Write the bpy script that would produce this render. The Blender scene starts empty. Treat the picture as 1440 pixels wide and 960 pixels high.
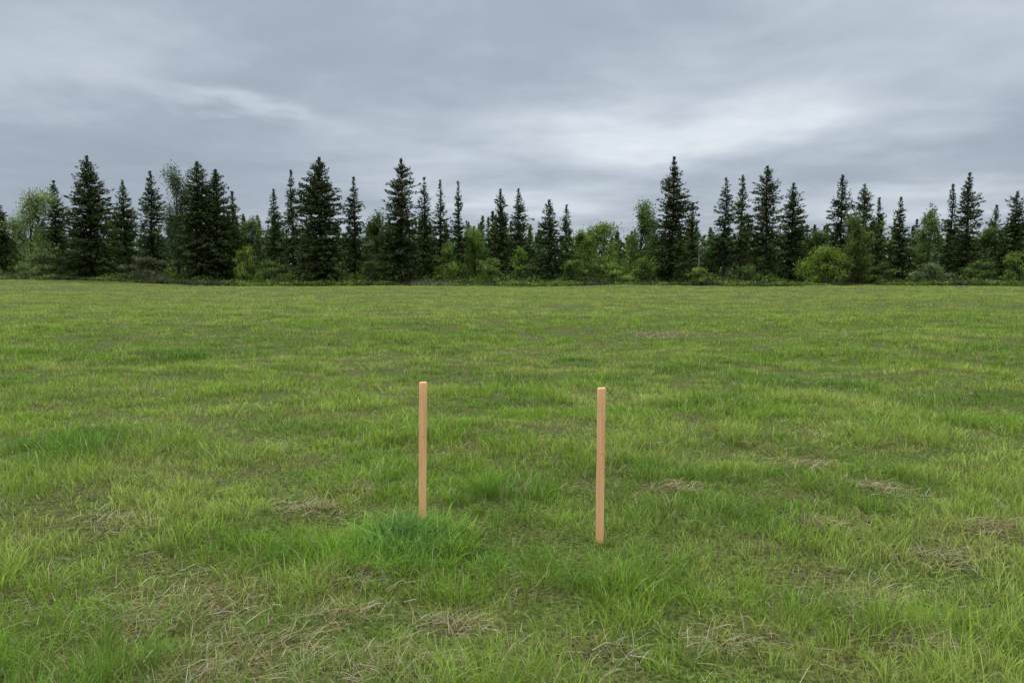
import bpy, math, random
import numpy as np
rng = np.random.default_rng(11)
random.seed(5)
scene = bpy.context.scene
C = scene.collection
PITCH = math.atan(90/1040.0); CAMH = 1.5; F = 1040.0

# ------------------------------------------------------------ noise / terrain
def _h(xi, yi, s):
    h = (xi*374761393 + yi*668265263 + s*144269504) & 0x7fffffff
    h = ((h ^ (h >> 13))*1274126177) & 0x7fffffff
    return ((h ^ (h >> 16)) & 0xffffff)/float(0xffffff)
def vn(x, y, s):
    x = np.asarray(x, float); y = np.asarray(y, float)
    xf = np.floor(x); yf = np.floor(y); xi = xf.astype(np.int64); yi = yf.astype(np.int64)
    u = x-xf; v = y-yf; u = u*u*(3-2*u); v = v*v*(3-2*v)
    a = _h(xi, yi, s); b = _h(xi+1, yi, s); c = _h(xi, yi+1, s); d = _h(xi+1, yi+1, s)
    return (a*(1-u)+b*u)*(1-v)+(c*(1-u)+d*u)*v
def fbm(x, y, s, o=4):
    t = 0; a = .5; n = 0; x = np.asarray(x, float); y = np.asarray(y, float)
    for k in range(o):
        t = t+a*vn(x*2**k+17.3*k, y*2**k-9.1*k, s+k*31); n += a; a *= .5
    return t/n
def ss(t):
    t = np.clip(t, 0, 1); return t*t*(3-2*t)
def hgt(x, y):
    x = np.asarray(x, float); y = np.asarray(y, float)
    near = ss((np.hypot(x, y)-2)/12)
    h = (fbm(x/1.7, y/1.7, 3, 2)-.5)*.20 + (fbm(x/14, y/14, 9, 3)-.5)*.75*near
    h = h + 1.0*ss((-x-40)/50)*ss((y-60)/70)
    far = ss((np.hypot(x, y)-260)/200)
    return h*(1-far)
def edge_y(x):
    return 131+3.0*(fbm(np.asarray(x, float)/9, 0*np.asarray(x, float), 77, 3)-.5)*2

def H_at(py, d):
    el = math.atan((480-py)/F)-PITCH
    return CAMH+d*math.tan(el)
def X_at(px, d): return (px-720)/F*d*math.cos(PITCH)
def G(px, py):
    el = PITCH+math.atan((py-480)/F); y = CAMH/math.tan(el)
    for _ in range(12):
        depth = y*math.cos(PITCH)+CAMH*math.sin(PITCH); x = (px-720)/F*depth
        y = .5*y+.5*(CAMH-float(hgt(x, y)))/math.tan(el)
    return x, y

# ------------------------------------------------------------ mesh helpers
def mesh_tris(name, V, T, col=None):
    me = bpy.data.meshes.new(name)
    V = np.ascontiguousarray(V, dtype=np.float32); T = np.ascontiguousarray(T, dtype=np.int32)
    me.vertices.add(len(V)); me.vertices.foreach_set('co', V.ravel())
    me.loops.add(T.size); me.loops.foreach_set('vertex_index', T.ravel())
    me.polygons.add(len(T)); me.polygons.foreach_set('loop_start', np.arange(0, T.size, 3, dtype=np.int32))
    me.update(calc_edges=True)
    if col is not None:
        a = me.attributes.new('Col', 'FLOAT_COLOR', 'POINT')
        c = np.ones((len(V), 4), dtype=np.float32); c[:, :3] = col
        a.data.foreach_set('color', c.ravel())
    return me
def link(name, me, mat, parent=None, smooth=False):
    o = bpy.data.objects.new(name, me); C.objects.link(o)
    me.materials.append(mat)
    if parent: o.parent = parent
    if smooth: me.polygons.foreach_set('use_smooth', np.ones(len(me.polygons), dtype=bool))
    return o
def thing(name, label, cat, loc, group=None):
    o = bpy.data.objects.new(name, None); C.objects.link(o); o.location = loc
    o['label'] = label; o['category'] = cat
    if group: o['group'] = group
    return o
def tag(o, label=None, cat=None, group=None, kind=None):
    if label: o['label'] = label
    if cat: o['category'] = cat
    if group: o['group'] = group
    if kind: o['kind'] = kind
def tube(P, R, n=7):
    P = np.array(P, float); R = np.array(R, float); V = []; T = []
    for i, p in enumerate(P):
        d = P[min(i+1, len(P)-1)]-P[max(i-1, 0)]; d /= np.linalg.norm(d)+1e-9
        a = np.cross(d, [0, 0, 1.0]) if abs(d[2]) < .9 else np.cross(d, [1.0, 0, 0])
        a /= np.linalg.norm(a); b = np.cross(d, a)
        for k in range(n):
            t = 2*math.pi*k/n; V.append(p+R[i]*(a*math.cos(t)+b*math.sin(t)))
    for i in range(len(P)-1):
        for k in range(n):
            q = i*n+k; r = i*n+(k+1) % n
            T += [(q, r, r+n), (q, r+n, q+n)]
    return np.array(V), np.array(T)
def join(parts):
    Vs = []; Ts = []; o = 0
    for V, T in parts:
        Vs.append(V); Ts.append(T+o); o += len(V)
    return np.concatenate(Vs), np.concatenate(Ts)

# ------------------------------------------------------------ materials
def newmat(name):
    m = bpy.data.materials.new(name); m.use_nodes = True
    nt = m.node_tree; nt.nodes.clear()
    return m, nt, nt.nodes, nt.links
def foliage_mat(name, trans=.3, up=.5):
    m, nt, N, L = newmat(name)
    out = N.new('ShaderNodeOutputMaterial'); at = N.new('ShaderNodeAttribute'); at.attribute_name = 'Col'
    geo = N.new('ShaderNodeNewGeometry')
    mx = N.new('ShaderNodeVectorMath'); mx.operation = 'SCALE'; mx.inputs[3].default_value = 1-up
    ad = N.new('ShaderNodeVectorMath'); ad.operation = 'ADD'; ad.inputs[1].default_value = (0, 0, up)
    nm = N.new('ShaderNodeVectorMath'); nm.operation = 'NORMALIZE'
    L.new(geo.outputs['Normal'], mx.inputs[0]); L.new(mx.outputs[0], ad.inputs[0]); L.new(ad.outputs[0], nm.inputs[0])
    df = N.new('ShaderNodeBsdfDiffuse'); L.new(at.outputs['Color'], df.inputs['Color']); L.new(nm.outputs[0], df.inputs['Normal'])
    if trans > 0:
        tr = N.new('ShaderNodeBsdfTranslucent'); L.new(at.outputs['Color'], tr.inputs['Color'])
        m1 = N.new('ShaderNodeMixShader'); m1.inputs[0].default_value = trans
        L.new(df.outputs[0], m1.inputs[1]); L.new(tr.outputs[0], m1.inputs[2])
        L.new(m1.outputs[0], out.inputs[0])
    else: L.new(df.outputs[0], out.inputs[0])
    return m
M_grass = foliage_mat('grass_blades', .35, .6)
M_needle = foliage_mat('needle_foliage', 0, .35)
M_leaf = foliage_mat('leaf_foliage', .25, .4)

def bark_mat(name, c1, c2, sc=6):
    m, nt, N, L = newmat(name)
    out = N.new('ShaderNodeOutputMaterial'); p = N.new('ShaderNodeBsdfPrincipled'); p.inputs['Roughness'].default_value = .9
    tc = N.new('ShaderNodeTexCoord'); mp = N.new('ShaderNodeMapping'); mp.inputs['Scale'].default_value = (sc, sc, sc*.2)
    n = N.new('ShaderNodeTexNoise'); n.inputs['Scale'].default_value = 1; n.inputs['Detail'].default_value = 5
    r = N.new('ShaderNodeValToRGB'); r.color_ramp.elements[0].position = .35; r.color_ramp.elements[1].position = .7
    r.color_ramp.elements[0].color = (*c1, 1); r.color_ramp.elements[1].color = (*c2, 1)
    L.new(tc.outputs['Object'], mp.inputs[0]); L.new(mp.outputs[0], n.inputs['Vector']); L.new(n.outputs['Fac'], r.inputs[0])
    L.new(r.outputs[0], p.inputs['Base Color']); L.new(p.outputs[0], out.inputs[0])
    return m
M_bark = bark_mat('dark_bark', (.018, .014, .011), (.06, .045, .035))
M_pale = bark_mat('pale_dead_wood', (.12, .12, .11), (.3, .29, .27))
M_post = bark_mat('weathered_post', (.03, .028, .025), (.1, .09, .08))

# ------------------------------------------------------------ ground
m, nt, N, L = newmat('meadow_soil')
out = N.new('ShaderNodeOutputMaterial'); p = N.new('ShaderNodeBsdfPrincipled'); p.inputs['Roughness'].default_value = .95
p.inputs['Specular IOR Level'].default_value = .1
tc = N.new('ShaderNodeTexCoord')
n1 = N.new('ShaderNodeTexNoise'); n1.inputs['Scale'].default_value = 1.1; n1.inputs['Detail'].default_value = 6; n1.inputs['Roughness'].default_value = .65
n2 = N.new('ShaderNodeTexNoise'); n2.inputs['Scale'].default_value = 45; n2.inputs['Detail'].default_value = 4
r1 = N.new('ShaderNodeValToRGB'); r1.color_ramp.elements[0].position = .4; r1.color_ramp.elements[1].position = .68
r1.color_ramp.elements[0].color = (.075, .115, .02, 1); r1.color_ramp.elements[1].color = (.12, .10, .04, 1)
r2 = N.new('ShaderNodeValToRGB'); r2.color_ramp.elements[0].position = .35; r2.color_ramp.elements[1].position = .7
r2.color_ramp.elements[0].color = (.3, .3, .3, 1); r2.color_ramp.elements[1].color = (1.4, 1.3, 1.1, 1)
mul = N.new('ShaderNodeMix'); mul.data_type = 'RGBA'; mul.blend_type = 'MULTIPLY'; mul.inputs[0].default_value = 1
L.new(tc.outputs['Object'], n1.inputs['Vector']); L.new(tc.outputs['Object'], n2.inputs['Vector'])
L.new(n1.outputs['Fac'], r1.inputs[0]); L.new(n2.outputs['Fac'], r2.inputs[0])
L.new(r1.outputs[0], mul.inputs[6]); L.new(r2.outputs[0], mul.inputs[7]); L.new(mul.outputs[2], p.inputs['Base Color'])
bp = N.new('ShaderNodeBump'); bp.inputs['Distance'].default_value = .02; L.new(n2.outputs['Fac'], bp.inputs['Height']); L.new(bp.outputs[0], p.inputs['Normal'])
L.new(p.outputs[0], out.inputs[0]); M_soil = m
n = 420; u = np.linspace(-1, 1, n); k = 8.0
gx = 2500*np.sinh(k*u)/np.sinh(k)
X, Y = np.meshgrid(gx, gx); Z = hgt(X, Y)
V = np.stack([X.ravel(), Y.ravel(), Z.ravel()], 1)
i = np.arange(n-1); I, J = np.meshgrid(i, i); q = (J*n+I).ravel()
T = np.concatenate([np.stack([q, q+1, q+n+1], 1), np.stack([q, q+n+1, q+n], 1)])
g = link('ground', mesh_tris('ground', V, T), M_soil, smooth=True); tag(g, kind='structure')

# ------------------------------------------------------------ grass
def blades(P, h, w, yaw, lean, ldir, croot, ctip, segs, bend=1.8):
    nB = len(P)
    s = np.linspace(0, 1, segs+1)
    wv = np.stack([np.cos(yaw), np.sin(yaw), 0*yaw], 1); ld = np.stack([np.cos(ldir), np.sin(ldir), 0*ldir], 1)
    rows = []; cols = []
    for j, t in enumerate(s):
        c = P+ld*(lean*h*t**bend)[:, None]; c[:, 2] += h*t*np.sqrt(np.clip(1-(lean*t*.75)**2, .05, 1))
        cc = croot*(1-t)+ctip*t
        if j == segs: rows.append(c); cols.append(cc)
        else:
            ww = (w*(1-.75*t**1.6)*.5)[:, None]
            rows += [c-wv*ww, c+wv*ww]; cols += [cc, cc]
    V = np.stack(rows, 1); K = V.shape[1]; cl = np.stack(cols, 1)
    f = []
    for j in range(segs-1):
        a = 2*j; f += [(a, a+1, a+3), (a, a+3, a+2)]
    a = 2*(segs-1); f.append((a, a+1, a+2))
    f = np.array(f); T = (f[None]+(np.arange(nB)*K)[:, None, None]).reshape(-1, 3)
    return V.reshape(-1, 3), T, cl.reshape(-1, 3)
def jn(L_):
    Vs, Ts, Cs = [], [], []; o = 0
    for V, T, c in L_:
        Vs.append(V); Ts.append(T+o); Cs.append(c); o += len(V)
    return np.concatenate(Vs), np.concatenate(Ts), np.concatenate(Cs)

dry = [(270, 850, .30), (435, 718, .15), (510, 815, .17), (545, 945, .26), (1330, 790, .15), (1135, 655, .17), (1210, 845, .15),
       (350, 915, .2), (512, 690, .12), (925, 472, .7), (1150, 740, .1), (850, 925, .12), (1240, 690, .13), (950, 690, .1),
       (640, 885, .11), (1020, 910, .14), (200, 880, .2), (1400, 745, .14), (330, 945, .2), (1290, 905, .12), (480, 870, .12), (150, 740, .14)]
dryG = [(*G(a, b), r) for a, b, r in dry]
# taller, deeper-green places: (px, py, rx, ry, strength)
lush = [(1262, 762, .20, .16, 1.0), (1195, 885, .14, .12, .9), (150, 625, .9, .6, 1.0), (410, 790, .3, .2, .7), (1385, 598, .6, .45, 1.0), (90, 560, 1.2, .7, .8),
        (420, 600, .5, .4, .8), (790, 840, .2, .15, .7), (880, 510, 1.5, .8, .7), (1170, 545, .9, .6, .7), (40, 700, .4, .3, .6), (980, 780, .2, .15, .6),
        (330, 640, .5, .4, .6), (640, 600, .4, .3, .6), (1060, 620, .5, .4, .6), (720, 700, .3, .25, .5), (1100, 860, .15, .12, .8), (300, 780, .25, .2, .7), (900, 640, .4, .3, .6),
        (250, 500, 2., 1., .7), (1260, 500, 2., 1., .7), (560, 480, 2.2, 1.1, .6), (1000, 570, .8, .4, .7)]
lushG = [(*G(a, b), rx, ry, s) for a, b, rx, ry, s in lush]
def lushness(x, y):
    d = np.zeros_like(x)
    for cx, cy, rx, ry, s in lushG:
        wx = x+.35*rx*(vn(x*4/rx*.3, y*4/rx*.3, 71)-.5)*2
        d = np.maximum(d, s*np.exp(-(((wx-cx)/rx)**2+((y-cy)/ry)**2)))
    return d
def dryness(x, y):
    d = np.zeros_like(x)
    for cx, cy, r in dryG:
        wob = 1+.9*(vn(x*5, y*5, 41)-.5)
        d = np.maximum(d, .92*np.exp(-(((x-cx)/(r*1.5))**2+((y-cy)/r)**2)*1.1*wob))
    nz = fbm(x/.4, y/.45, 55, 4)
    return np.clip(d+ss((nz-.58)/.14)*.6*(1-.5*ss((y-6)/10)), 0, 1)

stakeA = G(594, 727); stakeB = G(843, 762)
def gcol(x, y, nblade):
    a = fbm(x/1.3, y/1.0, 21, 4); b = fbm(x/9, y/6, 22, 3)
    fresh = np.array([.215, .37, .036]); yel = np.array([.345, .45, .085]); deep = np.array([.115, .25, .028])
    t = np.clip((a-.5)*2.4+.38+(b-.5)*1.8, 0, 1)[:, None]
    col = fresh*(1-t)+yel*t
    dw = .65*(1-.35*ss((y-8)/30))
    dp = np.clip(ss((fbm(x/1.3, y/1.3, 63, 4)-.51)/.12)*dw+lushness(x, y)*.65, 0, .88)[:, None]
    col = col*(1-dp)+deep*dp
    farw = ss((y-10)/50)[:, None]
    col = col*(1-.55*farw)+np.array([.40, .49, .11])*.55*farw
    return col
ymin, ymax = 1.7, 134.0
NT = 42000; per = 20
a0, b0 = ymin**.4, ymax**.4
ty = (a0+rng.random(NT)*(b0-a0))**2.5
tx = (rng.random(NT)*2-1)*(.80*ty+.5)
keep = (ty < edge_y(tx)) & (rng.random(NT) > dryness(tx, ty)*.65)
tx, ty = tx[keep], ty[keep]
tall = fbm(tx/.55, ty/.5, 91, 3)
lu = lushness(tx, ty)
tuft_h = (.036+.17*np.clip(tall-.33, 0, 1)*1.4+.055*lu)*(1+.35*ss((ty-6)/40))*rng.uniform(.7, 1.3, len(tx))
for b in (stakeA, stakeB):
    tuft_h *= 1-.62*np.exp(-((tx-b[0])/.20)**2-((ty-b[1]+.18)/.30)**2)
tuft_r = .05*(ty/3)**.62*rng.uniform(.6, 1.5, len(tx))
tb = rng.uniform(.70, 1.28, len(tx))
bx = np.repeat(np.arange(len(tx)), per)
nb = len(bx)
ang = rng.random(nb)*2*math.pi; rad = np.sqrt(rng.random(nb))
x = tx[bx]+np.cos(ang)*rad*tuft_r[bx]*1.35; y = ty[bx]+np.sin(ang)*rad*tuft_r[bx]*1.35
z = hgt(x, y)-.004
hh = tuft_h[bx]*rng.uniform(.5, 1.2, nb)
ww = .0033*(np.maximum(y, 2)/3)**.87*rng.uniform(.6, 1.3, nb)
ld = ang+rng.normal(0, .9, nb); lean = np.clip(rng.normal(.55, .3, nb), 0, 1.2)
col = gcol(x, y, nb)*tb[bx][:, None]*rng.uniform(.8, 1.22, nb)[:, None]
pale = rng.random(nb) < (.06+.14*dryness(x, y))
col[pale] = np.array([.50, .46, .23])*rng.uniform(.6, 1.1, pale.sum())[:, None]
ctip = col*np.array([1.14, 1.1, 1.15]); croot = col*np.array([.8, .68, .68])  # roots browner, and darkened a little to help occlusion shade between blades
P = np.stack([x, y, z], 1); yaw = rng.random(nb)*math.pi
res = []
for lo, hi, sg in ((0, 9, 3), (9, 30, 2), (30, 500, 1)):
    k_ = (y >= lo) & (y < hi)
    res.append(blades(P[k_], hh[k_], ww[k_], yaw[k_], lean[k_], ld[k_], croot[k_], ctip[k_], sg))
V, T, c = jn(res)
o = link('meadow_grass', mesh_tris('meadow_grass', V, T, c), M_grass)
tag(o, 'bright spring green meadow grass covering the whole field', 'grass', kind='stuff')

# dry straw lying in the thin patches
NS = 60000
sy = (a0+rng.random(NS)*(30**.4-a0))**2.5; sx = (rng.random(NS)*2-1)*(.8*sy+.5)
k_ = rng.random(NS) < dryness(sx, sy)*.5+.08
sx, sy = sx[k_], sy[k_]
ex, ey = [], []
for cx, cy, r in dryG:
    q = int(480*min(r/.3, 1.6)); ex.append(rng.normal(cx, r*.95, q)); ey.append(rng.normal(cy, r*.6, q))
sx = np.concatenate([sx]+ex); sy = np.concatenate([sy]+ey); q = len(sx)
P = np.stack([sx, sy, hgt(sx, sy)+rng.random(q)*.038], 1)
hh = rng.uniform(.04, .15, q)*(1+.2*ss((sy-4)/15)); wv = .0024*(sy/3)**.8*rng.uniform(.6, 1.3, q)
cc = np.array([.40, .30, .14])*rng.uniform(.25, 1.1, q)[:, None]
gy = rng.random(q) < .25; cc[gy] = np.array([.50, .46, .30])*rng.uniform(.5, 1.1, gy.sum())[:, None]
ld = rng.random(q)*2*math.pi; flat = rng.uniform(.08, .6, q)
tip = np.stack([np.cos(ld)*hh, np.sin(ld)*hh, hh*flat*rng.uniform(-.1, 1, q)], 1)
side = np.stack([-np.sin(ld), np.cos(ld), 0*ld], 1)*wv[:, None]*.5
up = np.array([0, 0, 1.0])*wv[:, None]*.4; mid = P+tip*.55; mid[:, 2] += hh*.08
V = np.stack([P-side-up*0, P+side+up, mid-side*.8, mid+side*.8+up, P+tip], 1)
f = np.array([(0, 1, 3), (0, 3, 2), (2, 3, 4)]); T = (f[None]+(np.arange(q)*5)[:, None, None]).reshape(-1, 3)
o = link('dry_straw', mesh_tris('dry_straw', V.reshape(-1, 3), T, np.repeat(cc, 5, 0)), M_grass)
tag(o, 'dead tan straw matted flat in the thin patches of the meadow', 'straw', kind='stuff')

def clump(name, label, cx, cy, rx, ry, ntf, h0, col0, avoid):
    r = np.sqrt(rng.random(ntf))*1.15; a = rng.random(ntf)*2*math.pi
    tx = np.cos(a)*r*rx; ty = np.sin(a)*r*ry
    th = rng.uniform(.5, 1.3, ntf)*(1.12-.55*r); tc_ = rng.uniform(.65, 1.4, ntf)
    th *= 1-.72*np.exp(-((tx+cx-avoid[0])/.08)**2-((ty+cy-avoid[1]+.07)/.12)**2)
    bi = np.repeat(np.arange(ntf), 15); n = len(bi); aa = rng.random(n)*6.28; rr = np.sqrt(rng.random(n))*.03
    x = tx[bi]+np.cos(aa)*rr; y = ty[bi]+np.sin(aa)*rr
    h = h0*th[bi]*rng.uniform(.5, 1.15, n)
    P = np.stack([x, y, hgt(x+cx, y+cy)-hgt(cx, cy)-.004], 1)
    mixw = np.clip(r[bi]-.15, 0, .9)[:, None]
    c = (np.array(col0)*(1-mixw)+np.array([.19, .34, .035])*mixw)*rng.uniform(.7, 1.3, n)[:, None]*tc_[bi][:, None]
    V, T, cl = blades(P, h, .0050*rng.uniform(.6, 1.2, n), rng.random(n)*math.pi, np.clip(rng.normal(.65, .35, n), .05, 1.35),
                      aa+rng.normal(0, .7, n), c*np.array([.7, .62, .6]), c*np.array([1.4, 1.28, 1.4]), 5, 2.2)  # root colour also carries some painted shade from inside the clump
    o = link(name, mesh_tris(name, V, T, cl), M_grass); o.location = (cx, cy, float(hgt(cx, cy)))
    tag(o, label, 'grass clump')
gx_, gy_ = G(568, 770)
clump('grass_clump', 'dark blue-green grass clump at the foot of the left wooden stake', gx_, gy_, .36, .34, 210, .22, (.135, .27, .06), stakeA)

# ------------------------------------------------------------ wooden stakes
m, nt, N, L = newmat('raw_pine_wood')
out = N.new('ShaderNodeOutputMaterial'); p = N.new('ShaderNodeBsdfPrincipled'); p.inputs['Roughness'].default_value = .75
p.inputs['Specular IOR Level'].default_value = .2
tc = N.new('ShaderNodeTexCoord'); mp = N.new('ShaderNodeMapping'); mp.inputs['Scale'].default_value = (70, 70, 3)
nz = N.new('ShaderNodeTexNoise'); nz.inputs['Scale'].default_value = 1; nz.inputs['Detail'].default_value = 6; nz.inputs['Distortion'].default_value = .6
rp = N.new('ShaderNodeValToRGB'); rp.color_ramp.elements[0].position = .3; rp.color_ramp.elements[1].position = .7
rp.color_ramp.elements[0].color = (.90, .40, .165, 1); rp.color_ramp.elements[1].color = (.98, .56, .27, 1)
L.new(tc.outputs['Object'], mp.inputs[0]); L.new(mp.outputs[0], nz.inputs['Vector']); L.new(nz.outputs['Fac'], rp.inputs[0])
n3 = N.new('ShaderNodeTexNoise'); n3.inputs['Scale'].default_value = 26; n3.inputs['Detail'].default_value = 2
rk = N.new('ShaderNodeValToRGB'); rk.color_ramp.elements[0].position = .22; rk.color_ramp.elements[1].position = .32
rk.color_ramp.elements[0].color = (.6, .48, .4, 1); rk.color_ramp.elements[1].color = (1, 1, 1, 1)
L.new(tc.outputs['Object'], n3.inputs['Vector']); L.new(n3.outputs['Fac'], rk.inputs[0])
mu = N.new('ShaderNodeMix'); mu.data_type = 'RGBA'; mu.blend_type = 'MULTIPLY'; mu.inputs[0].default_value = 1
L.new(rp.outputs[0], mu.inputs[6]); L.new(rk.outputs[0], mu.inputs[7]); L.new(mu.outputs[2], p.inputs['Base Color'])
bp = N.new('ShaderNodeBump'); bp.inputs['Distance'].default_value = .002; bp.inputs['Strength'].default_value = .4
L.new(nz.outputs['Fac'], bp.inputs['Height']); L.new(bp.outputs[0], p.inputs['Normal']); L.new(p.outputs[0], out.inputs[0]); M_wood = m
def stake(base, Hs, w, t, yaw, lx, label, sd):
    r = random.Random(sd); c = .004; V = []; T = []
    sec = [(-w/2+c, -t/2), (w/2-c, -t/2), (w/2, -t/2+c), (w/2, t/2-c), (w/2-c, t/2), (-w/2+c, t/2), (-w/2, t/2-c), (-w/2, -t/2+c)]
    lv = [(-.28, .12), (-.13, 1)]+[(Hs*k/10, 1) for k in range(10)]+[(Hs-.007, 1), (Hs-.002, .93), (Hs, .82)]
    for z, s in lv:
        ox = r.uniform(-.0006, .0006); oy = r.uniform(-.0006, .0006)
        for a, b in sec: V.append((a*s+ox, b*s+oy, z+(a*.06 if s < .95 and z > 0 else 0)))
    k = len(sec)
    for i in range(len(lv)-1):
        for j in range(k):
            a = i*k+j; b = i*k+(j+1) % k; T += [(a, b, b+k), (a, b+k, a+k)]
    for base_i, fl in ((0, True), ((len(lv)-1)*k, False)):
        for j in range(1, k-1):
            f = (base_i, base_i+j, base_i+j+1); T.append(f[::-1] if fl else f)
    o = link('wooden_stake', mesh_tris('wooden_stake', np.array(V), np.array(T)), M_wood)
    o.location = (base[0], base[1], float(hgt(*base))); o.rotation_euler = (0, lx, yaw)
    tag(o, label, 'wooden stake')
def stake_h(b, py):
    return H_at(py, b[1])-float(hgt(*b))
stake(stakeA, stake_h(stakeA, 537), .046, .032, .03, math.atan(3/188), 'left bare wooden survey stake rising from the dark green grass clump', 1)
stake(stakeB, stake_h(stakeB, 545), .044, .032, -.05, 0.003, 'right bare wooden survey stake standing upright in short grass', 2)

# ------------------------------------------------------------ trees
def leaves(Cn, A, s, col, wid=.35):
    q = len(Cn)
    A = A/(np.linalg.norm(A, axis=1)[:, None]+1e-9)
    R = rng.normal(size=(q, 3)); B = np.cross(A, R); B /= np.linalg.norm(B, axis=1)[:, None]+1e-9
    s = s[:, None]
    V = np.stack([Cn-A*s*.5-B*s*wid, Cn-A*s*.4+B*s*wid, Cn+A*s*.65], 1).reshape(-1, 3)
    return V, np.arange(q*3).reshape(-1, 3), np.repeat(col, 3, 0)
def conifer_data(Hh, R, dens=1.0, cb=.08, power=.8, ragged=.3, col=(.03, .045, .022), ls=.46, open_=0., far=False):
    ch = Hh*(1-cb)
    nbr = int(ch*R*4.0*dens**.5)+110
    nw = max(4, int(ch/(1.05 if open_ else .85)))
    wh = (rng.integers(0, nw, nbr)+.15)/nw
    t = np.clip(wh+rng.normal(0, .22/nw*(1.8 if not open_ else 1), nbr), 0.004, 1)
    az = rng.random(nbr)*2*math.pi
    prof = np.minimum((t+.008)**power*1.22, 1.0)*(1-.22*ss((t-.8)/.2))*(.45+.55*ss(t/.10))+.02
    wr = rng.uniform(.72, 1.12, nw+1)[np.clip((t*nw).astype(int), 0, nw)]
    sect = 1+.5*(vn(t*7+3, az*1.2, int(rng.integers(1, 999)))-.5)*2*ragged*1.8
    Lb = R*prof*rng.uniform(1-ragged*1.4, 1+ragged*.5, nbr)*sect*wr
    Lb = np.maximum(Lb, .3)
    el = np.radians(38*(1-t)**1.3-14*t+rng.normal(0, 7, nbr))
    z0 = Hh-ch*t-.2
    k0 = 4.0 if far else 8.5
    ns = np.maximum((Lb*k0*dens).astype(int), 3)
    bi = np.repeat(np.arange(nbr), ns); q = len(bi)
    u = rng.random(q)**.75*.94+.06
    dirv = np.stack([np.cos(az)*np.cos(el), np.sin(az)*np.cos(el), np.sin(el)], 1)[bi]
    lat = np.stack([-np.sin(az), np.cos(az), 0*az], 1)[bi]
    r = Lb[bi]*u
    Cn = dirv*r[:, None]; Cn[:, 2] += z0[bi]-.045*r*r*(.9-.5*u)
    Cn += lat*(rng.normal(size=q)*(.10+.26*r*(1.02-u)))[:, None]
    Cn[:, 2] += rng.normal(size=q)*.13-.04
    Cn[:, 2] = np.minimum(Cn[:, 2], Hh)
    A = dirv*1.0+lat*rng.normal(size=q)[:, None]*.7+rng.normal(size=(q, 3))*.3
    s = rng.uniform(.6, 1.35, q)*ls*(.62+.38*np.minimum(t[bi]*2.5, 1))
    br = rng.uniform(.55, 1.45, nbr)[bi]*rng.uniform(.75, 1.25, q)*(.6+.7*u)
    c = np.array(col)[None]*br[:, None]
    ql = 20; zl = Hh-rng.random(ql)*Hh*.06; CL = np.stack([rng.normal(0, .07, ql), rng.normal(0, .07, ql), zl], 1)
    AL = np.stack([rng.normal(0, .5, ql), rng.normal(0, .5, ql), np.ones(ql)], 1)
    Cn = np.concatenate([Cn, CL]); A = np.concatenate([A, AL]); s = np.concatenate([s, np.full(ql, ls*.6)]); c = np.concatenate([c, np.tile(np.array(col), (ql, 1))])
    return leaves(Cn, A, s, c, .26), (az, el, z0, Lb)
def place(px, d):
    x = X_at(px, d); return x, d, float(hgt(x, d))
def conifer(px, pt, w, d, label, dens=1., cb=.08, power=.72, ragged=.33, col=(.03, .045, .022), open_=0., name='conifer_tree'):
    x, y, z = place(px, d); Hh = H_at(pt, d)-z; R = w/2/F*d*1.27
    t = thing(name, label, 'tree', (x, y, z-.1))
    (V, T, c), (az, el, z0, Lb) = conifer_data(Hh, R, dens, cb, power, ragged, col, open_=open_)
    parts = []
    bend = rng.normal(0, .12, 2); zs = np.linspace(0, 1, 7)
    Pt = [(bend[0]*math.sin(a*5), bend[1]*math.sin(a*4), a*Hh*.985) for a in zs]
    Rt = [(.012*Hh+.05)*(1-a)**.8+.02 for a in zs]; Rt[0] *= 1.3
    parts.append(tube(Pt, Rt, 8))
    for k in range(0, len(az), max(1, len(az)//40)):
        dv = np.array([math.cos(az[k])*math.cos(el[k]), math.sin(az[k])*math.cos(el[k]), math.sin(el[k])])
        b = np.array([0, 0, z0[k]]); parts.append(tube([b, b+dv*Lb[k]*.5, b+dv*Lb[k]*.9-np.array([0, 0, .03*Lb[k]**2])], [.06, .04, .015], 4))
    Vt, Tt = join(parts)
    link('trunk', mesh_tris('trunk', Vt, Tt), M_bark, t, True)
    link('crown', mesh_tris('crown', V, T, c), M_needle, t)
DK = (.046, .060, .019); MD = (.062, .084, .025); BL = (.050, .068, .023); LG = (.10, .14, .04)
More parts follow.
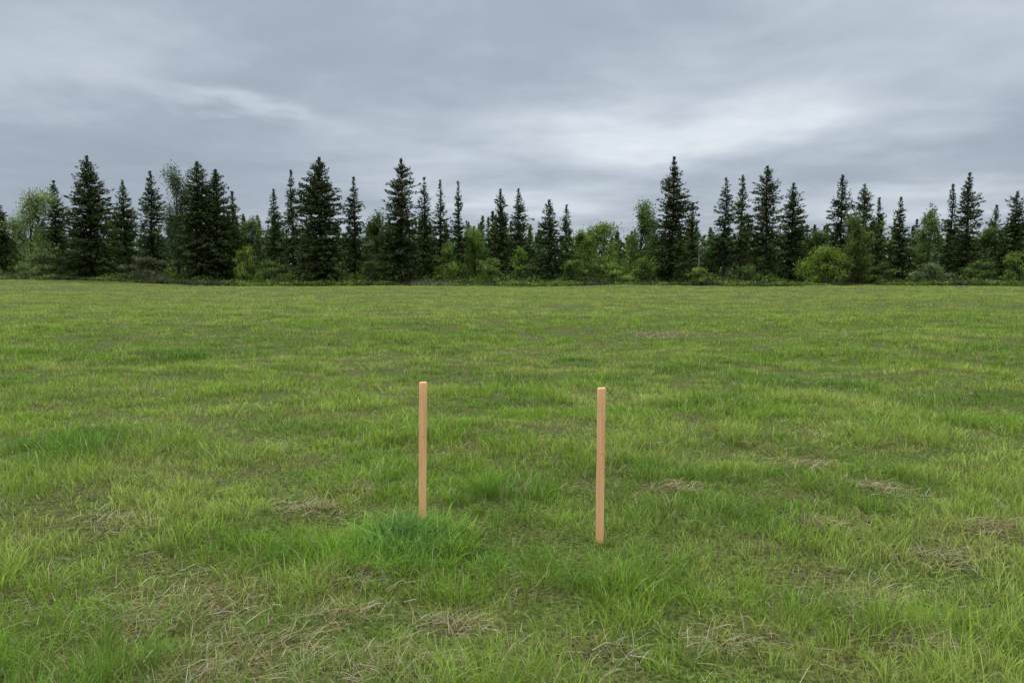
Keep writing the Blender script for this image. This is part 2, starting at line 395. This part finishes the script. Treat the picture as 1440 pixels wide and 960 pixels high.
trees = [
 (4, 282, 42, 150, 'dark conifer cut off by the left edge of the picture', dict(col=DK)),
 (82, 253, 44, 146, 'dark narrow conifer between the pale leafy tree and the tall broad conifer at far left', dict(col=DK, ragged=.4)),
 (130, 218, 72, 140, 'tallest broad dark conifer in the left part of the tree line, full to the ground', dict(col=DK, dens=1.15, cb=.04, power=.75)),
 (178, 252, 44, 147, 'shorter dark conifer just right of the tall broad conifer on the left', dict(col=MD)),
 (217, 240, 42, 145, 'slim pointed conifer left of the pale feathery tree', dict(col=BL, cb=.14)),
 (283, 226, 58, 141, 'dense dark conifer just right of the pale feathery tree', dict(col=DK, dens=1.2, power=.65)),
 (308, 237, 54, 143, 'dense dark conifer with blunt top, right half of the crowded left cluster', dict(col=DK, dens=1.15, power=.6)),
 (330, 268, 34, 147, 'short conifer leaning against the right side of the crowded left cluster', dict(col=DK)),
 (388, 265, 36, 148, 'short conifer left of the slim spire in the left part of the row', dict(col=MD)),
 (413, 238, 30, 143, 'slim dark spire just left of the broad round-sided conifer', dict(col=BL, cb=.16, ragged=.4)),
 (452, 220, 70, 139, 'broad very dark conifer with full rounded sides left of the picture centre', dict(col=DK, dens=1.25, power=.58, cb=.03)),
 (500, 248, 36, 145, 'slim layered conifer just right of the broad rounded conifer', dict(col=BL, open_=1, cb=.12)),
 (566, 222, 58, 141, 'tall dark conifer with jagged top above the left stake', dict(col=DK, dens=1.1, ragged=.45, power=.68)),
 (598, 248, 34, 146, 'narrow conifer crowding the right side of the jagged conifer above the left stake', dict(col=DK)),
 (620, 252, 30, 147, 'narrow conifer, left neighbour of the thin isolated spire near the centre', dict(col=MD)),
 (645, 254, 27, 144, 'thin isolated spire with open rungs of branches near the centre', dict(col=BL, open_=1, cb=.15)),
 (704, 265, 40, 146, 'left one of the twin conifers at the picture centre', dict(col=DK, ragged=.4, cb=.12)),
 (729, 264, 38, 147, 'right one of the twin conifers at the picture centre', dict(col=BL, ragged=.4, cb=.16)),
 (772, 280, 46, 143, 'short dark cone-shaped conifer right of the central twins', dict(col=DK)),
 (796, 287, 28, 149, 'small pointed conifer tucked behind the short dark cone-shaped one', dict(col=MD)),
 (945, 219, 60, 142, 'tallest conifer of the right half with open layered branches and pointed top', dict(col=DK, open_=1, dens=1.1, cb=.06, ragged=.38, power=.75)),
 (972, 285, 34, 149, 'short conifer under the right side of the tallest layered conifer', dict(col=MD)),
 (1018, 248, 32, 146, 'leftmost slim conifer of the tall group right of the layered conifer', dict(col=BL, cb=.2, ragged=.42, power=.62)),
 (1041, 245, 32, 144, 'second slim conifer of the tall group right of the layered conifer', dict(col=MD, cb=.22, ragged=.42, power=.58)),
 (1075, 232, 50, 141, 'tallest round-topped conifer of the group right of the layered conifer', dict(col=DK, power=.48, cb=.14, ragged=.48)),
 (1112, 256, 48, 144, 'dark conifer closing the right end of the tall group, beside the bright yellow-green bush', dict(col=DK, dens=1.1, power=.65)),
 (1180, 245, 44, 147, 'tall conifer behind the bright yellow-green bush', dict(col=DK, ragged=.42, power=.6)),
 (1211, 258, 40, 149, 'conifer with blunt crown behind the olive leafy tree', dict(col=MD, power=.55)),
 (1232, 277, 28, 151, 'small conifer just left of the lone cone-shaped conifer on the right', dict(col=MD)),
 (1262, 276, 42, 143, 'lone cone-shaped dark conifer right of the olive leafy tree', dict(col=DK, cb=.04, power=.82)),
 (1334, 258, 28, 148, 'thin conifer pressed to the left side of the tall dark one near the right edge', dict(col=MD, cb=.15)),
 (1356, 242, 44, 143, 'tall dark pointed conifer near the right edge of the picture', dict(col=DK, dens=1.1)),
 (1396, 287, 36, 150, 'short conifer between the tall pointed one and the right edge', dict(col=MD)),
 (1424, 268, 46, 144, 'dark conifer nearly touching the right edge of the picture', dict(col=DK, dens=1.1, power=.65)),
]
for px, pt, w, d, lab, kw in trees: conifer(px, pt, w, d, lab, **kw)

def leafy(px, pt, w, d, label, col, bottom=.22, nl=3200, ls=.30, name='leafy_tree', cat='tree', stems=1, leafpart='crown', baseoff=0):
    x, y, z = place(px, d); Hh = H_at(pt, d)-z; R = w/2/F*d*1.12; nl = int(nl*1.35)
    t = thing(name, label, cat, (x, y, z-.05))
    nlb = 16 if Hh > 5 else 8
    lob = []
    for k in range(nlb):
        f = bottom+(.92-bottom)*(k+rng.random())/nlb; rr = R*.72*math.sqrt(max(.06, 1-((f-.42)/.58)**2))
        a = rng.random()*2*math.pi; q = rng.uniform(.2, 1)*rr
        lob.append((q*math.cos(a), q*math.sin(a), f*Hh, R*rng.uniform(.28, .5), Hh*rng.uniform(.08, .16)))
    lob.append((0, 0, Hh*.85, R*.28, Hh*.14))
    lob = np.array(lob); wts = lob[:, 3]**2*lob[:, 4]; wts /= wts.sum()
    li = rng.choice(len(lob), nl, p=wts); v = rng.normal(size=(nl, 3)); v /= np.linalg.norm(v, axis=1)[:, None]
    rad = rng.random(nl)**.5*(1+rng.normal(0, .22, nl))
    Cn = lob[li, :3]+v*np.stack([lob[li, 3]*rad, lob[li, 3]*rad, lob[li, 4]*rad], 1)
    Cn[:, 2] = np.maximum(Cn[:, 2], .1)
    cl = fbm(Cn[:, 0]*1.1+px, Cn[:, 2]*1.1+Cn[:, 1], 5, 2)
    kp = cl > .3; Cn = Cn[kp]; cl = cl[kp]; q = len(Cn); v = v[kp]
    A = v+rng.normal(size=(q, 3))*.8; s = rng.uniform(.5, 1.2, q)*ls
    c = np.array(col)*(.6+1.0*(cl-.3)*2)[:, None]*rng.uniform(.7, 1.3, q)[:, None]
    V, T, cc = leaves(Cn, A, s, c, .4)
    parts = []
    for sidx in range(stems):
        a = rng.random()*6.28; o_ = 0 if stems == 1 else R*.25
        b = np.array([o_*math.cos(a), o_*math.sin(a), 0]); r0 = .011*Hh+.03
        parts.append(tube([b, b*.8+[0, 0, Hh*.3], b*.5+[.1, 0, Hh*.6], [0, 0, Hh*.88]], [r0*1.2, r0, r0*.6, .02], 7))
    for L_ in lob:
        st = np.array([0, 0, max(.1, L_[2]*.55)]); en = L_[:3]; md = (st+en)/2+np.array([0, 0, .05*Hh])
        parts.append(tube([st, md, en], [.04+.004*Hh, .035, .012], 5))
        for k in range(3):
            e2 = en+rng.normal(size=3)*np.array([L_[3], L_[3], L_[4]])*.6
            parts.append(tube([md, (md+e2)/2+rng.normal(0, .1, 3), e2], [.03, .02, .008], 4))
    Vt, Tt = join(parts)
    link('trunk' if cat == 'tree' else 'stem', mesh_tris('trunk', Vt, Tt), M_bark, t, True)
    link(leafpart, mesh_tris(leafpart, V, T, cc), M_leaf, t)
leafy(46, 268, 84, 143, 'pale green leafy tree in fresh leaf near the left edge', (.19, .24, .075), bottom=.08, nl=11000)
leafy(252, 230, 50, 144, 'pale grey-green feathery tree rising inside the crowded left cluster', (.115, .15, .075), nl=7500, bottom=.25)
leafy(900, 286, 58, 147, 'mid green leafy tree left of the tallest layered conifer', (.11, .155, .038), nl=9500, bottom=.1)
leafy(848, 312, 84, 148, 'wide low green leafy tree between the small pointed conifer and the mid green tree', (.145, .20, .038), nl=10000, bottom=.08)
leafy(1200, 303, 50, 139, 'olive leafy tree with rounded top in front of the blunt conifer', (.12, .15, .036), nl=8500, bottom=.08)
leafy(1303, 292, 46, 147, 'mid green leafy tree left of the thin conifer near the right edge', (.115, .155, .04), nl=8000, bottom=.08)
leafy(668, 318, 50, 149, 'low green leafy tree between the thin spire and the central twins', (.14, .20, .038), nl=6000, bottom=.08)
leafy(356, 305, 50, 150, 'mid green leafy tree in the gap right of the crowded left cluster', (.095, .13, .032), nl=7000, bottom=.08)
leafy(530, 300, 46, 151, 'dark green leafy tree filling the gap left of the jagged conifer', (.075, .105, .03), nl=7000, bottom=.08)
leafy(1385, 318, 46, 146, 'low olive leafy tree right of the tall pointed conifer', (.115, .155, .04), nl=6000, bottom=.08)
leafy(818, 320, 36, 145, 'small yellowish leafy tree right of the short cone-shaped conifer', (.145, .20, .036), nl=5000, bottom=.08)
leafy(1143, 325, 40, 150, 'dull green leafy tree in the gap left of the tall conifer behind the bright bush', (.09, .125, .034), nl=6000, bottom=.08)
leafy(1000, 330, 40, 150, 'dull green leafy tree in the gap right of the tallest layered conifer', (.08, .115, .034), nl=5500, bottom=.08)
YG = (.18, .245, .038)
for a in [(346, 345, 34, 139, 'bright green bush at the right foot of the crowded left cluster', YG, 2300),
          (730, 345, 26, 140, 'thin bright green bush at the foot of the central twin conifers', (.16, .25, .035), 1300),
          (862, 368, 46, 138, 'bright green bush below the wide low leafy tree', (.165, .235, .045), 2500),
          (983, 374, 38, 136, 'small yellow-green bush at the foot of the tallest layered conifer', (.18, .235, .045), 2300),
          (1161, 345, 66, 137, 'largest bright yellow-green bush, in front of the tree line on the right', (.185, .245, .038), 5500),
          (385, 366, 44, 139, 'olive green bush left of the broad rounded conifer', (.12, .16, .042), 2400),
          (632, 345, 40, 143, 'mid green bush below the thin isolated spire', (.15, .21, .038), 2800),
          (1310, 370, 58, 136, 'grey-green rounded bush at the field edge on the right', (.14, .17, .068), 3000),
          (200, 360, 64, 138, 'brownish olive bush in front of the conifers on the left', (.105, .11, .05), 3200),
          (1428, 352, 44, 137, 'bright green bush at the foot of the rightmost conifer', (.16, .22, .042), 2500),
          (1240, 368, 44, 139, 'dull green bush at the foot of the lone cone-shaped conifer', (.12, .16, .04), 2200),
          (520, 368, 44, 139, 'low mid green bush right of the broad rounded conifer', (.11, .16, .038), 2400),
          (690, 362, 50, 140, 'olive bush below the left one of the central twin conifers', (.125, .175, .038), 2600),
          (905, 360, 46, 139, 'mid green bush left of the foot of the tallest layered conifer', (.135, .19, .038), 2600),
          (60, 355, 60, 139, 'dull olive bush below the pale leafy tree at far left', (.15, .19, .06), 3000),
          (1050, 372, 44, 139, 'low dull bush at the foot of the two slim conifers on the right', (.10, .14, .038), 2000),
          (1375, 365, 44, 139, 'low olive bush at the foot of the tall pointed conifer near the right edge', (.12, .165, .042), 2200),
          (800, 365, 48, 139, 'dull green bush at the foot of the small pointed conifer', (.13, .18, .038), 2800)]:
    leafy(a[0], a[1], a[2], a[3], a[4], a[5], bottom=.12, nl=a[6], ls=.27, name='green_bush', cat='bush', stems=3, leafpart='foliage')

# leafless brush at the field edge
m, nt, N, L = newmat('twigs')
out = N.new('ShaderNodeOutputMaterial'); p = N.new('ShaderNodeBsdfPrincipled'); p.inputs['Roughness'].default_value = .9
at = N.new('ShaderNodeAttribute'); at.attribute_name = 'Col'; L.new(at.outputs['Color'], p.inputs['Base Color']); L.new(p.outputs[0], out.inputs[0]); M_twig = m
def brush(px, w, hh, d, label, col):
    x, y, z = place(px, d); R = w/2/F*d; q = 420
    a = rng.random(q)*6.28; r = np.sqrt(rng.random(q))*R
    P = np.stack([np.cos(a)*r, np.sin(a)*r*.4, 0*a], 1)
    V, T, c = blades(P, hh*rng.uniform(.4, 1.1, q), rng.uniform(.03, .08, q), rng.random(q)*3.14, rng.uniform(0, 1, q), rng.random(q)*6.28,
                     np.array(col)*rng.uniform(.4, 1.2, q)[:, None], np.array(col)*rng.uniform(.5, 1.4, q)[:, None], 2, 1.2)
    o = link('bare_brush', mesh_tris('bare_brush', V, T, c), M_twig); o.location = (x, y, z-.05); tag(o, label, 'brush')
brush(608, 60, 1.5, 135, 'low heap of leafless pinkish brown brush at the field edge above the left stake', (.20, .155, .13))
brush(215, 50, 2.0, 136, 'leafless brown brush in front of the conifers on the left', (.15, .12, .085))
brush(1350, 46, 1.1, 134.5, 'low pale leafless brush at the field edge on the right', (.28, .25, .17))
brush(395, 34, 1.2, 135, 'low leafless brush left of the broad rounded conifer', (.15, .13, .085))
brush(1150, 44, .7, 133.5, 'low pale brush under the largest yellow-green bush', (.32, .29, .19))

# pale snag
x, y, z = place(982, 139); Hs = H_at(335, 139)-z
t = thing('dead_tree', 'thin pale leafless dead trunk right of the tallest layered conifer', 'dead tree', (x, y, z))
V, T = tube([(0, 0, -.1), (.05, 0, Hs*.5), (0, 0, Hs)], [.13, .10, .03], 8); link('trunk', mesh_tris('trunk', V, T), M_pale, t, True)
for k in range(5):
    a = k*2.3; b = Hs*(.45+.1*k); V, T = tube([(0, 0, b), (.8*math.cos(a), .8*math.sin(a), b+.35)], [.035, .01], 5)
    link('branch', mesh_tris('branch', V, T), M_pale, t, True)

# fence at far left
x0, y0, z0 = place(-60, 136); x1 = X_at(36, 136)
t = thing('rail_fence', 'dark weathered rail fence at the far left field edge', 'fence', (x0, y0, z0))
npst = 6
for k in range(npst):
    xx = (x1-x0)*k/(npst-1); zz = float(hgt(x0+xx, y0))-z0
    V, T = tube([(xx, 0, zz-.2), (xx, 0, zz+.9), (xx+.02, 0, zz+1.75)], [.12, .11, .09], 8); link('post', mesh_tris('post', V, T), M_post, t, True)
for zz in (.55, 1.05, 1.5):
    V, T = tube([(-.2, -.13, zz), ((x1-x0)/2, -.13, zz+.03), (x1-x0+.2, -.13, zz)], [.05, .055, .05], 6); link('rail', mesh_tris('rail', V, T), M_post, t, True)

# undergrowth and the wood behind
q = 90000
ux = rng.uniform(-150, 150, q); uy = edge_y(ux)+1.5+rng.random(q)**1.3*26
mh = (.4+4.0*fbm(ux/6, uy/6, 12, 3)**1.5)*(.3+.7*ss((uy-edge_y(ux)-2)/9))+ss((uy-145)/10)*3.0
uz = hgt(ux, uy)+rng.random(q)**.8*mh
nn = fbm(ux/5, uy/5, 33, 3)[:, None]
c = np.where(nn > .49, np.array([[.15, .20, .04]]), np.where(nn > .36, np.array([[.085, .115, .03]]), np.array([[.085, .085, .04]])))*rng.uniform(.5, 1.3, q)[:, None]
V, T, cc = leaves(np.stack([ux, uy, uz], 1), rng.normal(size=(q, 3)), rng.uniform(.25, .55, q), c, .4)
o = link('undergrowth', mesh_tris('undergrowth', V, T, cc), M_leaf); tag(o, 'dark tangled undergrowth along the foot of the tree line', 'undergrowth', kind='stuff')
parts = []
for k in range(250):
    d = 158+75*rng.random()**1.2; px = rng.uniform(-160, 1600)
    x = X_at(px, d); top = 325-28*vn(np.array(px/70.), np.array(2.), 4)+rng.normal(0, 7)+8
    Hh = H_at(float(top), d); (V, T, c), _ = conifer_data(Hh, rng.uniform(1.9, 3.3), .6, .02, .7, .3, random.choice([MD, (.08, .11, .037), LG, (.11, .155, .042), (.15, .20, .048)]), ls=.75, far=True)
    V = V+np.array([x, d, float(hgt(x, d))]); parts.append((V, T, c))
q = 30000; ux = rng.uniform(-190, 190, q); uy = rng.uniform(160, 175, q); uz = rng.random(q)*10
parts.append(leaves(np.stack([ux, uy, uz], 1), rng.normal(size=(q, 3)), rng.uniform(.6, 1.3, q), np.tile(np.array([.065, .088, .03]), (q, 1))*rng.uniform(.5, 1.4, q)[:, None], .45))
V, T, c = jn(parts)
o = link('distant_wood', mesh_tris('distant_wood', V, T, c), M_needle); tag(o, 'far-off mixed wood showing low between the front trees', 'wood', kind='stuff')

# ------------------------------------------------------------ sky
w = bpy.data.worlds.new('World'); scene.world = w; w.use_nodes = True
nt = w.node_tree; N = nt.nodes; L = nt.links; N.clear()
out = N.new('ShaderNodeOutputWorld'); bg = N.new('ShaderNodeBackground'); L.new(bg.outputs[0], out.inputs[0])
SUN_EL, SUN_AZ = math.radians(48), math.radians(20)
sky = N.new('ShaderNodeTexSky'); sky.sky_type = 'NISHITA'; sky.sun_disc = False; sky.sun_elevation = SUN_EL; sky.sun_rotation = SUN_AZ
def math_(op, a, b=None, c=None):
    n = N.new('ShaderNodeMath'); n.operation = op
    for i, v in enumerate((a, b, c)):
        if v is None: continue
        if isinstance(v, (int, float)): n.inputs[i].default_value = v
        else: L.new(v, n.inputs[i])
    return n.outputs[0]
tc = N.new('ShaderNodeTexCoord'); sp = N.new('ShaderNodeSeparateXYZ'); L.new(tc.outputs['Generated'], sp.inputs[0])
X_, Y_, Z_ = sp.outputs
zz = math_('ADD', math_('MAXIMUM', Z_, 0.0), .09)
cx = math_('DIVIDE', X_, zz); cy = math_('DIVIDE', Y_, zz)
cb = N.new('ShaderNodeCombineXYZ'); L.new(cx, cb.inputs[0]); L.new(cy, cb.inputs[1]); cb.inputs[2].default_value = 2.7
def noise(scale, det, rough, dist=0., vec=None, off=0):
    mp = N.new('ShaderNodeMapping'); mp.inputs['Location'].default_value = (off, off*.7, 0); L.new(vec or cb.outputs[0], mp.inputs[0])
    n = N.new('ShaderNodeTexNoise'); n.inputs['Scale'].default_value = scale; n.inputs['Detail'].default_value = det
    n.inputs['Roughness'].default_value = rough; n.inputs['Distortion'].default_value = dist; L.new(mp.outputs[0], n.inputs['Vector']); return n.outputs['Fac']
nA = noise(.6, 4, .5, .3); nB = noise(1.6, 5, .56, .3, off=5.2)
ysafe = math_('MAXIMUM', Y_, .08); U = math_('DIVIDE', X_, ysafe); Vv = math_('DIVIDE', Z_, ysafe)
nC = noise(1.1, 3, .55, 0, off=9.0); nD = noise(2.0, 5, .56, 0, off=3.0)
Uw = math_('ADD', U, math_('MULTIPLY', math_('SUBTRACT', nC, .5), .5))
Vw = math_('ADD', Vv, math_('MULTIPLY', math_('SUBTRACT', nD, .5), .10))
def blob(u0, v0, ru, rv, tilt):
    du = math_('SUBTRACT', Uw, u0); dv = math_('SUBTRACT', math_('SUBTRACT', Vw, v0), math_('MULTIPLY', du, tilt))
    a = math_('POWER', math_('ABSOLUTE', math_('DIVIDE', du, ru)), 2.0); b = math_('POWER', math_('ABSOLUTE', math_('DIVIDE', dv, rv)), 2.0)
    return math_('EXPONENT', math_('MULTIPLY', math_('ADD', a, b), -1.0))
def px2(u, v): return (u-720)/F, (390-v)/F
tot = None
for (px, py, rx, ry, tilt, amp) in [(1010, 175, 320, 66, .12, .30), (930, 200, 180, 28, .1, .18), (300, 158, 120, 14, -.16, .25), (120, 100, 280, 60, 0, .16),
                                    (1250, 285, 220, 22, 0, .2), (690, 292, 130, 18, 0, .18), (640, 80, 260, 60, .1, -.12), (200, 235, 300, 30, 0, -.07), (1350, 60, 250, 60, 0, .06)]:
    u0, v0 = px2(px, py); s = math_('MULTIPLY', blob(u0, v0, rx/F, ry/F, tilt), amp); tot = s if tot is None else math_('ADD', tot, s)
base = math_('ADD', math_('MULTIPLY', nA, .65), math_('MULTIPLY', nB, .48))
val = math_('ADD', math_('ADD', base, tot), -.105)
cr = N.new('ShaderNodeValToRGB'); e = cr.color_ramp.elements
e[0].position = .15; e[0].color = (.285, .34, .41, 1); e[1].position = 1.0; e[1].color = (.79, .84, .89, 1)
x1_ = e.new(.45); x1_.color = (.385, .445, .525, 1); x2_ = e.new(.68); x2_.color = (.545, .61, .69, 1)
L.new(val, cr.inputs[0])
gain = N.new('ShaderNodeMapRange'); gain.interpolation_type = 'SMOOTHSTEP'
gain.inputs['From Min'].default_value = .42; gain.inputs['From Max'].default_value = .9; gain.inputs['To Min'].default_value = 1.0; gain.inputs['To Max'].default_value = 6.4
L.new(Z_, gain.inputs['Value'])
vm = N.new('ShaderNodeVectorMath'); vm.operation = 'SCALE'; L.new(cr.outputs[0], vm.inputs[0]); L.new(gain.outputs[0], vm.inputs[3])
ns = N.new('ShaderNodeVectorMath'); ns.operation = 'SCALE'; ns.inputs[3].default_value = .10; L.new(sky.outputs[0], ns.inputs[0])
mix = N.new('ShaderNodeMix'); mix.data_type = 'RGBA'; mix.inputs[0].default_value = .95; L.new(ns.outputs[0], mix.inputs[6]); L.new(vm.outputs[0], mix.inputs[7])
L.new(mix.outputs[2], bg.inputs[0]); bg.inputs[1].default_value = 1.0

sl = bpy.data.lights.new('sun', 'SUN'); sl.energy = 1.5; sl.angle = math.radians(25); sl.color = (1, .94, .84)
so = bpy.data.objects.new('sun', sl); C.objects.link(so)
so.rotation_euler = (math.radians(42), 0, math.radians(-160))

cam = bpy.data.cameras.new('camera'); cam.lens = 26; cam.sensor_width = 36; cam.clip_end = 6000; cam.clip_start = .05
co = bpy.data.objects.new('camera', cam); C.objects.link(co); co.location = (0, 0, CAMH); co.rotation_euler = (math.pi/2-PITCH, 0, 0)
scene.camera = co
scene.view_settings.view_transform = 'Standard'; scene.view_settings.look = 'None'; scene.view_settings.exposure = 0
